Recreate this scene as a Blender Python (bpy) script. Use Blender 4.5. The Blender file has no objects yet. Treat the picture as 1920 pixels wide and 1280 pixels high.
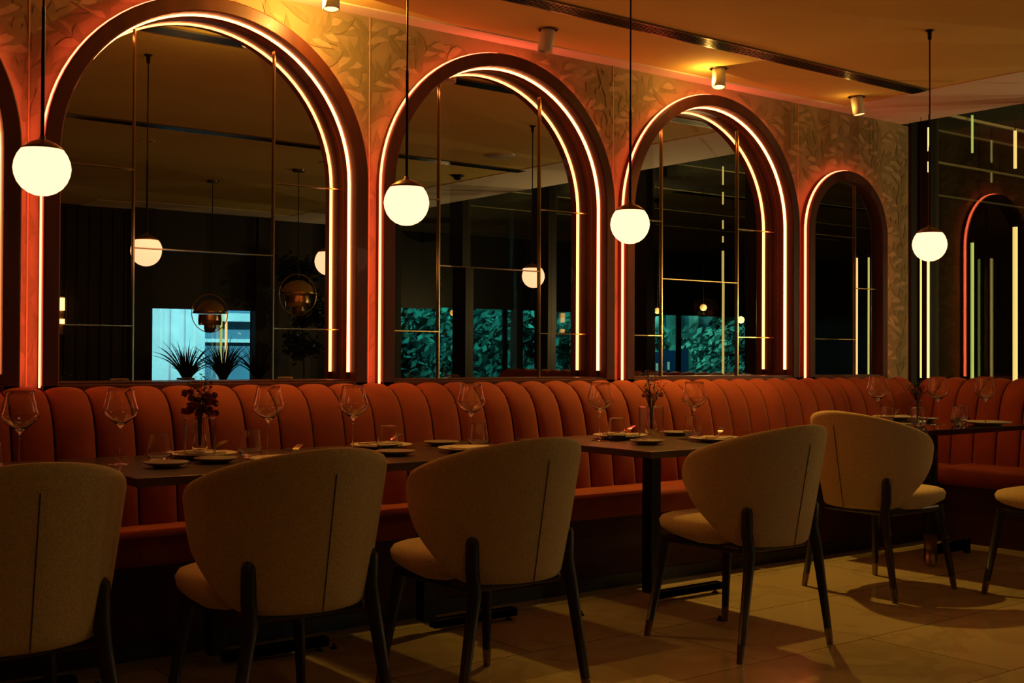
import bpy, bmesh, math, random
from math import sin, cos, pi, sqrt, hypot, atan2, radians
from mathutils import Vector, Matrix
C = bpy.context.scene.collection
scene = bpy.context.scene

# ------------------------------------------------------------------ camera
# world axes: x runs along the mirror wall, y points at it, z up. camera stands at the origin.
FPX, YAW, PIT, ROL, CH = 2242.5, 0.9204, 0.0114, 0.0045, 1.1
Fv = Vector((cos(YAW), sin(YAW), 0)); Rv = Vector((sin(YAW), -cos(YAW), 0)); Uv = Vector((0, 0, 1))
F2 = Fv*cos(PIT) + Uv*sin(PIT); U2 = Uv*cos(PIT) - Fv*sin(PIT)
R3 = Rv*cos(ROL) + U2*sin(ROL); U3 = U2*cos(ROL) - Rv*sin(ROL)
cam = bpy.data.cameras.new('camera'); camo = bpy.data.objects.new('camera', cam); C.objects.link(camo)
cam.sensor_width = 36; cam.lens = FPX/1920*36; cam.clip_start = .05; cam.clip_end = 200
M = Matrix((R3, U3, -F2)).transposed().to_4x4(); M.translation = Vector((0, 0, CH))
camo.matrix_world = M
scene.camera = camo

# ------------------------------------------------------------------ world, exposure
w = bpy.data.worlds.new('dusk'); scene.world = w; w.use_nodes = True
bg = w.node_tree.nodes['Background']; bg.inputs[0].default_value = (.05, .30, .42, 1); bg.inputs[1].default_value = .05
scene.view_settings.view_transform = 'Standard'; scene.view_settings.look = 'None'
scene.view_settings.exposure = 0; scene.view_settings.gamma = 1
cy = scene.cycles
cy.use_denoising = True
cy.max_bounces = 10; cy.glossy_bounces = 6; cy.transmission_bounces = 8; cy.diffuse_bounces = 4; cy.transparent_max_bounces = 12
cy.sample_clamp_indirect = 4.0; cy.blur_glossy = 0.6; cy.caustics_refractive = False

def light(name, kind, loc, energy, color, parent=None, aim=None, **kw):
    l = bpy.data.lights.new(name, kind); l.energy = energy; l.color = color
    for k, v in kw.items(): setattr(l, k, v)
    o = bpy.data.objects.new(name, l); C.objects.link(o); o.location = loc
    if aim is not None:
        o.rotation_euler = (Vector(aim) - Vector(loc)).to_track_quat('-Z', 'Y').to_euler()
    if parent is not None:
        o.parent = parent; o.location = Vector(loc) - parent.location
    return o

# ------------------------------------------------------------------ materials
def mat(name, col=(.5, .5, .5), rough=.5, metal=0, emit=None, es=1, sheen=0, trans=0, coat=0, spec=.5, ior=1.45,
        noise=None, bump=None, sheen_tint=None):
    m = bpy.data.materials.new(name); m.use_nodes = True; nt = m.node_tree; b = nt.nodes['Principled BSDF']
    b.inputs['Base Color'].default_value = (*col, 1); b.inputs['Roughness'].default_value = rough
    b.inputs['Metallic'].default_value = metal; b.inputs['IOR'].default_value = ior
    b.inputs['Specular IOR Level'].default_value = spec
    b.inputs['Transmission Weight'].default_value = trans; b.inputs['Coat Weight'].default_value = coat
    if sheen:
        b.inputs['Sheen Weight'].default_value = sheen; b.inputs['Sheen Roughness'].default_value = .4
        b.inputs['Sheen Tint'].default_value = (*(sheen_tint or col), 1)
    if emit: b.inputs['Emission Color'].default_value = (*emit, 1); b.inputs['Emission Strength'].default_value = es
    tc = nt.nodes.new('ShaderNodeTexCoord')
    if noise:   # (scale, colour2, stretch)
        n = nt.nodes.new('ShaderNodeTexNoise'); n.inputs['Scale'].default_value = noise[0]; n.inputs['Detail'].default_value = 5
        mp = nt.nodes.new('ShaderNodeMapping'); mp.inputs['Scale'].default_value = noise[2] if len(noise) > 2 else (1, 1, 1)
        nt.links.new(tc.outputs['Object'], mp.inputs[0]); nt.links.new(mp.outputs[0], n.inputs['Vector'])
        r = nt.nodes.new('ShaderNodeValToRGB'); r.color_ramp.elements[0].color = (*noise[1], 1); r.color_ramp.elements[1].color = (*col, 1)
        r.color_ramp.elements[0].position = .35; r.color_ramp.elements[1].position = .65
        nt.links.new(n.outputs['Fac'], r.inputs[0]); nt.links.new(r.outputs[0], b.inputs['Base Color'])
    if bump:    # (scale, strength)
        n = nt.nodes.new('ShaderNodeTexNoise'); n.inputs['Scale'].default_value = bump[0]; n.inputs['Detail'].default_value = 3
        bp = nt.nodes.new('ShaderNodeBump'); bp.inputs['Strength'].default_value = bump[1]; bp.inputs['Distance'].default_value = .003
        nt.links.new(tc.outputs['Object'], n.inputs['Vector']); nt.links.new(n.outputs['Fac'], bp.inputs['Height'])
        nt.links.new(bp.outputs[0], b.inputs['Normal'])
    return m

def mixmat(name, refl, tint, rough=0.0):
    """window glass: a share of mirror reflection over a tinted clear pane"""
    m = bpy.data.materials.new(name); m.use_nodes = True; nt = m.node_tree; nt.nodes.clear()
    o = nt.nodes.new('ShaderNodeOutputMaterial'); mx = nt.nodes.new('ShaderNodeMixShader')
    t = nt.nodes.new('ShaderNodeBsdfTransparent'); t.inputs[0].default_value = (*tint, 1)
    g = nt.nodes.new('ShaderNodeBsdfGlossy'); g.inputs[0].default_value = (.8, .9, .75, 1); g.inputs['Roughness'].default_value = rough
    mx.inputs[0].default_value = refl
    nt.links.new(t.outputs[0], mx.inputs[1]); nt.links.new(g.outputs[0], mx.inputs[2]); nt.links.new(mx.outputs[0], o.inputs[0])
    return m

LED_IN = (13, 3.0, .85); LED_OUT = (9.5, 1.05, .46)
PAPER = mat('wallpaper_ground', (.40, .30, .15), .75, noise=(9, (.34, .255, .12)))
LEAF = mat('wallpaper_leaf', (.29, .23, .10), .7, noise=(30, (.25, .195, .08)))
LEAF2 = mat('wallpaper_pale_leaf', (.48, .36, .19), .7, noise=(30, (.42, .32, .16)))
CEIL = mat('ochre_paint', (.82, .63, .20), .85, noise=(2, (.78, .60, .19)))
BORDER = mat('pale_strip', (.90, .80, .70), .85)
WOOD = mat('mahogany', (.115, .026, .010), .42, coat=.1, noise=(14, (.07, .015, .006), (1, 1, .12)))
MIRROR = mat('smoked_mirror', (.56, .57, .53), 0.0, 1.0)
BRASS = mat('brass', (.75, .52, .22), .22, 1.0)
BRONZE = mat('bronze', (.22, .15, .085), .35, 1.0)
BLACK = mat('black_metal', (.012, .011, .010), .4, .6)
BLACKWOOD = mat('black_stained_wood', (.016, .012, .010), .45)
LEDM = mat('led_diffuser_warm', (1, 1, 1), .5, emit=LED_IN)
LEDO = mat('led_diffuser_salmon', (1, 1, 1), .5, emit=LED_OUT)
GLOBE = mat('opal_glass_lit', (1, 1, 1), .4, emit=(2.5, 1.20, .64), es=1)
VELVET = mat('rust_velvet', (.30, .048, .012), .85, sheen=.12, sheen_tint=(1, .45, .2), noise=(3.5, (.22, .032, .008)), bump=(60, .1))
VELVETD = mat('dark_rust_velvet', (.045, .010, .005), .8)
SEAMV = mat('maroon_seam', (.03, .008, .005), .9)
BEIGE = mat('beige_boucle', (.60, .47, .24), .9, noise=(160, (.46, .35, .17)), bump=(300, .5), sheen=.15, sheen_tint=(.8, .7, .5))
SEAM = mat('seam_shadowless_thread', (.05, .04, .03), .9)
LACQUER = mat('black_lacquer', (.008, .006, .005), .12, coat=1.0)
TABLE = mat('smoked_oak', (.065, .045, .028), .32, noise=(9, (.03, .02, .013), (1, .08, 1)), coat=.2)
GLASS = mat('crystal_glass', (1, 1, 1), 0, trans=1, ior=1.5)
PLATE = mat('stoneware', (.62, .53, .40), .35, coat=.3)
PLATED = mat('dark_stoneware', (.26, .20, .14), .35, coat=.3)
NAPKIN = mat('linen', (.62, .53, .38), .9, bump=(80, .3))
STEEL = mat('polished_steel', (.7, .62, .5), .12, 1.0)
FLOWERR = mat('red_petals', (.22, .02, .02), .6); FLOWERP = mat('pink_petals', (.65, .22, .15), .6)
STEMG = mat('dark_green_leaf', (.018, .028, .010), .6)
WHITE = mat('white_enamel', (.72, .66, .54), .4)
GRILLE = mat('grille_metal', (.20, .17, .12), .25, 1.0)
DARKSLOT = mat('slot_dark', (.02, .018, .015), .8)
DARKWALL = mat('dark_panelling', (.014, .009, .006), .5, noise=(12, (.008, .005, .003), (1, 1, .1)))
FRAMEM = mat('dark_window_frame', (.012, .010, .008), .5)
WGLASS = mixmat('window_glass', .085, (.74, .80, .68))
GLOSSCEIL = mat('glossy_black_ceiling', (.008, .012, .011), .06, spec=.9, coat=1.0)
BEAM = mat('black_beam', (.006, .006, .005), .5)
BRASSLINE = mat('brass_edge', (.95, .85, .42), .45, 0.0)
TUBEY = mat('led_tube_yellow', (1, 1, 1), .5, emit=(1.8, 1.1, .38))
TUBEG = mat('led_tube_green', (1, 1, 1), .5, emit=(.65, .75, .17))
BLIND = mat('roller_blind', (.005, .006, .005), .8)
FOLIAGE = mat('dusk_foliage', (.16, .34, .34), .8, noise=(1.2, (.02, .05, .07)))
FACADE = mat('pale_render', (.70, .80, .85), .9, noise=(3, (.55, .66, .72)))
FACADED = mat('blue_grey_cladding', (.10, .20, .30), .8)
SIGNB = mat('navy_sign', (.02, .07, .25), .5, emit=(.003, .02, .09))
SIGNW = mat('sign_letters', (.9, .9, .9), .5, emit=(.7, .9, 1.1))
GROUND = mat('asphalt', (.06, .07, .07), .8)
TRUNK = mat('bark', (.10, .08, .06), .9)

# marble floor: big cream slabs with grout and veins
def thin_glass(name, lo, hi, bl=.2):
    m = bpy.data.materials.new(name); m.use_nodes = True; nt = m.node_tree; nt.nodes.clear()
    o = nt.nodes.new('ShaderNodeOutputMaterial'); mx = nt.nodes.new('ShaderNodeMixShader')
    t = nt.nodes.new('ShaderNodeBsdfTransparent'); t.inputs[0].default_value = (.97, .97, .97, 1)
    g = nt.nodes.new('ShaderNodeBsdfGlossy'); g.inputs['Roughness'].default_value = .02
    lw = nt.nodes.new('ShaderNodeLayerWeight'); lw.inputs['Blend'].default_value = bl
    mr = nt.nodes.new('ShaderNodeMapRange'); mr.inputs['To Min'].default_value = lo; mr.inputs['To Max'].default_value = hi
    nt.links.new(lw.outputs['Fresnel'], mr.inputs['Value']); nt.links.new(mr.outputs[0], mx.inputs[0])
    nt.links.new(t.outputs[0], mx.inputs[1]); nt.links.new(g.outputs[0], mx.inputs[2]); nt.links.new(mx.outputs[0], o.inputs[0])
    return m
THIN = thin_glass('thin_clear_glass', .012, .8, .14)
def floor_mat(name, c1, c2, grout):
    m = bpy.data.materials.new(name); m.use_nodes = True; nt = m.node_tree; b = nt.nodes['Principled BSDF']
    tc = nt.nodes.new('ShaderNodeTexCoord'); mp = nt.nodes.new('ShaderNodeMapping')
    mp.inputs['Location'].default_value = (.25, .11, 0)
    nt.links.new(tc.outputs['Object'], mp.inputs[0])
    br = nt.nodes.new('ShaderNodeTexBrick'); br.offset = .5; br.inputs['Scale'].default_value = 1.0
    br.inputs['Brick Width'].default_value = 1.2; br.inputs['Row Height'].default_value = .6; br.inputs['Mortar Size'].default_value = .0025
    br.inputs['Color1'].default_value = (1, 1, 1, 1); br.inputs['Color2'].default_value = (.75, .75, .75, 1); br.inputs['Mortar'].default_value = (*grout, 1)
    nt.links.new(mp.outputs[0], br.inputs['Vector'])
    n = nt.nodes.new('ShaderNodeTexNoise'); n.inputs['Scale'].default_value = 1.7; n.inputs['Detail'].default_value = 9; n.inputs['Distortion'].default_value = 1.6
    r = nt.nodes.new('ShaderNodeValToRGB'); e = r.color_ramp.elements
    e[0].position = .40; e[0].color = (*c1, 1); e[1].position = .62; e[1].color = (*c1, 1)
    v = e.new(.505); v.color = (*c2, 1); v2 = e.new(.47); v2.color = (*c1, 1)
    nt.links.new(tc.outputs['Object'], n.inputs['Vector']); nt.links.new(n.outputs['Fac'], r.inputs[0])
    mx = nt.nodes.new('ShaderNodeMix'); mx.data_type = 'RGBA'; mx.blend_type = 'MULTIPLY'; mx.inputs['Factor'].default_value = 1
    nt.links.new(r.outputs[0], mx.inputs['A']); nt.links.new(br.outputs[0], mx.inputs['B']); nt.links.new(mx.outputs['Result'], b.inputs['Base Color'])
    b.inputs['Roughness'].default_value = .16
    return m
MARBLE = floor_mat('cream_marble', (.56, .46, .26), (.47, .375, .205), (.25, .2, .12))

# ------------------------------------------------------------------ mesh helpers
def obj(name, bm, m, parent=None, smooth=False, loc=None, rot=None, sub=0, **tags):
    me = bpy.data.meshes.new(name); bm.to_mesh(me); bm.free()
    ms = m if isinstance(m, (list, tuple)) else [m]
    for x in ms: me.materials.append(x)
    if smooth:
        for p in me.polygons: p.use_smooth = True
    o = bpy.data.objects.new(name, me); C.objects.link(o)
    if parent is not None: o.parent = parent
    if loc is not None: o.location = loc
    if rot is not None: o.rotation_euler = rot
    if sub:
        s = o.modifiers.new('sub', 'SUBSURF'); s.levels = sub; s.render_levels = sub
    for k, v in tags.items(): o[k] = v
    return o
def NB(): return bmesh.new()
def box(bm, x0, x1, y0, y1, z0, z1, bevel=0, mi=0, mtx=None):
    vs = [bm.verts.new(p) for p in ((x0,y0,z0),(x1,y0,z0),(x1,y1,z0),(x0,y1,z0),(x0,y0,z1),(x1,y0,z1),(x1,y1,z1),(x0,y1,z1))]
    fs = [bm.faces.new([vs[i] for i in f]) for f in ((3,2,1,0),(4,5,6,7),(0,1,5,4),(1,2,6,5),(2,3,7,6),(3,0,4,7))]
    for f in fs: f.material_index = mi
    if bevel:
        es = list({e for f in fs for e in f.edges})
        bmesh.ops.bevel(bm, geom=es, offset=bevel, segments=2, profile=.5, affect='EDGES')
    if mtx is not None: bmesh.ops.transform(bm, matrix=mtx, verts=[v for v in vs if v.is_valid])
def lathe(bm, prof, n=24, cx=0, cy=0, cz=0, mi=0):
    rings = []
    for r, z in prof:
        if r < 1e-6: rings.append([bm.verts.new((cx, cy, cz+z))])
        else: rings.append([bm.verts.new((cx+r*cos(2*pi*i/n), cy+r*sin(2*pi*i/n), cz+z)) for i in range(n)])
    for a, b in zip(rings, rings[1:]):
        for i in range(n):
            j = (i+1) % n
            if len(a) == 1 and len(b) == 1: continue
            if len(a) == 1: f = bm.faces.new((a[0], b[j], b[i]))
            elif len(b) == 1: f = bm.faces.new((a[i], a[j], b[0]))
            else: f = bm.faces.new((a[i], a[j], b[j], b[i]))
            f.material_index = mi
def tube(bm, pts, rad, n=10, cap=True, mi=0):
    """tube through pts, rad a number or one per point"""
    pts = [Vector(p) for p in pts]; rs = rad if isinstance(rad, (list, tuple)) else [rad]*len(pts)
    rings = []; up = None
    for i, p in enumerate(pts):
        t = (pts[min(i+1, len(pts)-1)] - pts[max(i-1, 0)]).normalized()
        if up is None: up = Vector((0, 0, 1)) if abs(t.z) < .9 else Vector((1, 0, 0))
        a = t.cross(up).normalized(); b = a.cross(t).normalized(); up = b
        rings.append([bm.verts.new(p + a*rs[i]*cos(2*pi*k/n) + b*rs[i]*sin(2*pi*k/n)) for k in range(n)])
    for A, B in zip(rings, rings[1:]):
        for k in range(n):
            f = bm.faces.new((A[k], B[k], B[(k+1) % n], A[(k+1) % n])); f.material_index = mi
    if cap:
        bm.faces.new(list(reversed(rings[0]))).material_index = mi; bm.faces.new(rings[-1]).material_index = mi
def empty(name, loc=(0, 0, 0), rz=0, **tags):
    o = bpy.data.objects.new(name, None); C.objects.link(o); o.location = loc; o.rotation_euler = (0, 0, rz); o.empty_display_size = .1
    for k, v in tags.items(): o[k] = v
    return o
def kids(o): return [c for c in C.objects if c.parent == o]
def dup(root, loc=None, rz=None, **tags):
    def cp(o, par):
        c = o.copy(); C.objects.link(c)
        if par is not None: c.parent = par
        for ch in ch_map.get(o.name, []): cp(ch, c)
        return c
    ch_map = {}
    for c in C.objects:
        if c.parent: ch_map.setdefault(c.parent.name, []).append(c)
    r = cp(root, None)
    if loc is not None: r.location = loc
    if rz is not None: r.rotation_euler = (root.rotation_euler[0], root.rotation_euler[1], rz)
    for k, v in tags.items(): r[k] = v
    return r

# ------------------------------------------------------------------ dimensions
DW, ZC = 4.818, 2.673          # mirror wall plane, ceiling height
SC, SG = 6.96, 7.18            # ceiling edge and window glass
DF, DG = 4.746, 4.895          # arch frame front, mirror plane
SPR = 1.881                    # springing height of every arch
ZB = .985                      # bottom of the mirrors
ARCH = [(0.5467, .719, .6545), (2.0657, .719, .6545), (3.5846, .719, .6545), (5.1035, .719, .6545), (6.309, .40, .338)]
BACK = -3.0                    # wall behind the camera
LEFT = -3.0

# ------------------------------------------------------------------ room shell
bm = NB(); box(bm, LEFT-.2, SG, BACK-.1, DW+.3, -.08, 0); floor = obj('floor', bm, MARBLE, kind='structure')
# ceiling, ends above the window; strips of paler colour run along the mirror wall and the window
bm = NB(); box(bm, LEFT-.2, SC, BACK-.1, DW, ZC, ZC+.12); ceil = obj('ceiling', bm, CEIL, kind='structure')
bm = NB()
box(bm, LEFT, 6.19, 4.70, DW-.001, ZC-.006, ZC)
obj('ceiling_border', bm, BORDER, parent=ceil)
bm = NB(); box(bm, 6.19, SC+.004, BACK, DW-.001, ZC-.006, ZC+.121); obj('ceiling_border', bm, BORDER, parent=ceil)
bm = NB(); box(bm, 4.0, 6.19, BACK, BACK+.55, ZC-.006, ZC); obj('ceiling_border', bm, BORDER, parent=ceil)

# mirror wall with arched openings, leaf wallpaper
WX1 = 7.04
bm = NB()
def wq(x0, z0, x1, z1, x1b=None):
    pass
def quad(ps, mi=0):
    f = bm.faces.new([bm.verts.new(p) for p in ps]); f.material_index = mi; return f
xs = LEFT
holes = [(c, R-.012) for c, R, r in ARCH]
for c, hr in holes:
    quad([(xs, DW, 0), (c-hr, DW, 0), (c-hr, DW, ZC), (xs, DW, ZC)])
    quad([(c-hr, DW, 0), (c+hr, DW, 0), (c+hr, DW, ZB-.03), (c-hr, DW, ZB-.03)])
    n = 48
    for i in range(n):
        a0, a1 = pi - pi*i/n, pi - pi*(i+1)/n
        xa, xb = c+hr*cos(a0), c+hr*cos(a1); za, zb_ = SPR+hr*sin(a0), SPR+hr*sin(a1)
        quad([(xa, DW, za), (xb, DW, zb_), (xb, DW, ZC), (xa, DW, ZC)])
    xs = c+hr
quad([(xs, DW, 0), (WX1, DW, 0), (WX1, DW, ZC), (xs, DW, ZC)])
quad([(SC, DW, ZC-.01), (WX1, DW, ZC-.01), (WX1, DW, ZC+.35), (SC, DW, ZC+.35)])
# printed leaves: a scrolling willow-like trail, lying on the paper
rnd = random.Random(5)
def blocked(x, z):
    if z < .93 or z > ZC-.01 or x < .9 or x > WX1-.01: return True
    for c, R, r in ARCH:
        if abs(x-c) < R-.004 and z < SPR: return True
        if z >= SPR and hypot(x-c, z-SPR) < R-.004: return True
    return False
lay = [0]
def leaf(x, z, ang, L, W, bend, mi):
    lay[0] += 1
    off = .0005 + (lay[0] % 997)*.0000035
    L_, R_ = [], []; n = 7; cx, cz = x, z
    pts = []
    for i in range(n+1):
        t = i/n; a = ang + bend*t
        wd = W*sin(pi*min(1, t**.75))*.5
        pts.append((cx, cz, a, wd)); cx += L/n*cos(a); cz += L/n*sin(a)
    for px, pz, a, wd in pts:
        if blocked(px - wd*sin(a), pz + wd*cos(a)) or blocked(px + wd*sin(a), pz - wd*cos(a)): return
    vl = [bm.verts.new((px - wd*sin(a), DW-off, pz + wd*cos(a))) for px, pz, a, wd in pts]
    vr = [bm.verts.new((px + wd*sin(a), DW-off, pz - wd*cos(a))) for px, pz, a, wd in pts]
    for i in range(n):
        f = bm.faces.new((vl[i], vl[i+1], vr[i+1], vr[i])); f.material_index = mi
x0 = .98
while x0 < 7.0:
    z = .80; ph = rnd.random()*6; side = 1
    while z < 2.80:
        x = x0 + .05*sin(z*6+ph); ta = pi/2 - .30*cos(z*6+ph)
        leaf(x, z, ta, .09, .009, .1, 1)
        side = -side
        # a side twig carrying pairs of long curling leaves
        tx, tz, a = x, z, ta + side*rnd.uniform(.5, .8)
        for k in range(4):
            for sd in (-1, 1):
                leaf(tx, tz, a + sd*rnd.uniform(.35, .7), rnd.uniform(.11, .17)*(1-.10*k), rnd.uniform(.028, .040), sd*rnd.uniform(.2, 1.1), 2 if sd == side and k % 2 else 1)
            leaf(tx, tz, a, .05, .006, side*.2, 1)
            tx += .036*cos(a); tz += .036*sin(a); a -= side*rnd.uniform(-.35, .1)
        leaf(tx, tz, a, .15, .034, -side*.6, 1)
        z += .085
    x0 += .30
wall = obj('wall_mirror', bm, [PAPER, LEAF, LEAF2], kind='structure')
for i, sx in enumerate((1.306, 2.826, 4.345, 5.884)):
    bm = NB(); box(bm, sx-.0025, sx+.0025, DW-.0045, DW-.0005, .93, ZC-.001); obj('wallpaper_seam', bm, mat('seam_bead', (.62, .40, .22), .5) if i == 0 else bpy.data.materials['seam_bead'], parent=wall)

bm = NB(); box(bm, LEFT-.2, LEFT, BACK-.1, DW+.3, 0, ZC); obj('wall_left', bm, PAPER, kind='structure')
bm = NB(); box(bm, LEFT, 4.55, BACK-.15, BACK, 0, ZC)
for i in range(60):
    x = LEFT+.1+i*.125
    if x < 4.5: box(bm, x, x+.02, BACK, BACK+.02, .1, ZC-.05)
obj('wall_back', bm, DARKWALL, kind='structure')

# ------------------------------------------------------------------ windows
def window(name, rects_frame, panes, extra=None, parent=None):
    bm = NB()
    for r in rects_frame: box(bm, *r)
    o = obj(name, bm, FRAMEM, kind='structure')
    for p in panes:
        b2 = NB(); box(b2, *p); obj('pane', b2, WGLASS, parent=o)
    return o
# window wall across the end of the room: pillars, sill, head
PIL = [(-2.15, -1.82), (-.66, -.42), (.74, .97), (2.12, 2.32), (3.43, 3.60), (4.72, 4.80)]
fr = [(SG-.04, SG+.06, a, b, .0, 3.0) for a, b in PIL]
fr += [(SG-.08, SG+.08, BACK, DW, .0, .60), (SG-.05, SG+.05, BACK, DW, 2.97, 3.03), (SG-.14, SG-.02, DW-.02, DW+.2, 0, 3.0)]
ed = [BACK] + [v for p in PIL for v in p]
panes = []
for a, b in [(BACK, -2.15), (-1.82, -.66), (-.42, .74), (.97, 2.12), (2.32, 3.43), (3.60, 4.72)]:
    panes.append((SG-.003, SG+.003, a, b, .6, 2.97))
window('window_1', fr, panes)
# blind pocket above the ceiling edge
bm = NB(); box(bm, SC, SG+.15, BACK, DW+.2, 3.03, 3.10); obj('trim_1', bm, BLIND, kind='structure')
# window in the back wall
window('window_2', [(4.55, 4.78, BACK-.12, BACK+.06, 0, ZC), (4.78, SG, BACK-.1, BACK, 0, .45), (4.78, SG, BACK-.1, BACK+.02, 1.60, ZC), (6.0, SG+.1, BACK-.1, BACK+.05, 0, 3.0)],
       [(4.78, 6.0, BACK-.053, BACK-.047, .45, 1.6)])

# ------------------------------------------------------------------ glazed annex beyond the window
bm = NB(); box(bm, SG, 16, -3.2, 10, -.08, 0); obj('floor_annex', bm, mat('annex_floor', (.05, .045, .04), .3), kind='structure')
bm = NB(); box(bm, SG+.1, 16, -3.2, 10, 3.16, 3.25); ca = obj('ceiling_annex', bm, GLOSSCEIL, kind='structure')
for y in (-2.60, -1.25, .12, 1.42, 2.75, 4.1, 5.41, 6.79, 8.17):
    bm = NB(); box(bm, SG+.16, 15.9, y, y+.30, 3.0, 3.16)
    o = obj('beam', bm, BEAM, parent=ca)
    bm = NB(); box(bm, SG+.16, 15.9, y-.020, y, 2.994, 3.014); obj('brass_edge', bm, BRASSLINE, parent=o)
bm = NB(); box(bm, 15.9, 16.1, -3.2, 10, 0, 3.2); box(bm, WX1+.2, 16, 9.6, 9.8, 0, 3.2)
obj('wall_annex', bm, DARKWALL, kind='structure')
# street front of the annex: dark roller blinds down to head height, clear glass below
window('window_3', [(SG+.1, 15.9, -3.10, -3.0, 0, .25), (SG+.1, 15.9, -3.10, -3.0, 3.0, 3.2), (SG+.0, SG+.2, -3.1, -2.95, 0, 3.2),
                    (12.15, 12.30, -3.1, -2.95, 0, 3.1), (9.75, 9.85, -3.1, -2.95, 0, 3.1)],
       [(SG+.2, 9.75, -3.053, -3.047, .25, 3.0), (9.85, 12.15, -3.053, -3.047, .25, 3.0), (12.3, 15.9, -3.053, -3.047, .25, 3.0)])
for i, (a, b) in enumerate(((SG+.2, 9.73), (9.87, 12.13), (12.32, 15.9))):
    bm = NB(); box(bm, a, b, -3.02, -3.012, 1.71, 3.0); box(bm, a, b, -3.03, -3.0, 1.70, 1.72)
    obj('roller_blind', bm, BLIND, label=('charcoal roller blind of the far street front nearest the dining room', 'charcoal roller blind in the middle bay of the street front', 'charcoal roller blind over the far end bay of the street front')[i], category='blind', group='roller blinds of the street front')

# ------------------------------------------------------------------ arched mirrors
def arch_pts(r, zb, n=40):
    P = [(-r, zb + (SPR-zb)*i/6, -1.0, 0.0) for i in range(6)]
    for i in range(n+1):
        a = pi - pi*i/n; P.append((r*cos(a), SPR+r*sin(a), cos(a), sin(a)))
    P += [(r, SPR + (zb-SPR)*(i+1)/6, 1.0, 0.0) for i in range(6)]
    return P
def sweep(bm, prof, r0, zb, closed=True, n=40):
    """prof: (radius, depth) pairs swept round the arch; depth = world y"""
    path = arch_pts(1.0, zb, n)
    rings = []
    for r, d in prof:
        ring = []
        for (x, z, nx, nz) in path:
            if z <= SPR + 1e-9 and abs(nz) < 1e-9: ring.append(bm.verts.new((nx*r, d, z)))
            else: ring.append(bm.verts.new((nx*r, d, SPR + nz*r)))
        rings.append(ring)
    m = len(rings)
    for i in range(m if closed else m-1):
        A, B = rings[i], rings[(i+1) % m]
        for k in range(len(A)-1): bm.faces.new((A[k], A[k+1], B[k+1], B[k]))
    bm.faces.new([r[0] for r in rings]); bm.faces.new([r[-1] for r in reversed(rings)])
rt = random.Random(3)
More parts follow.
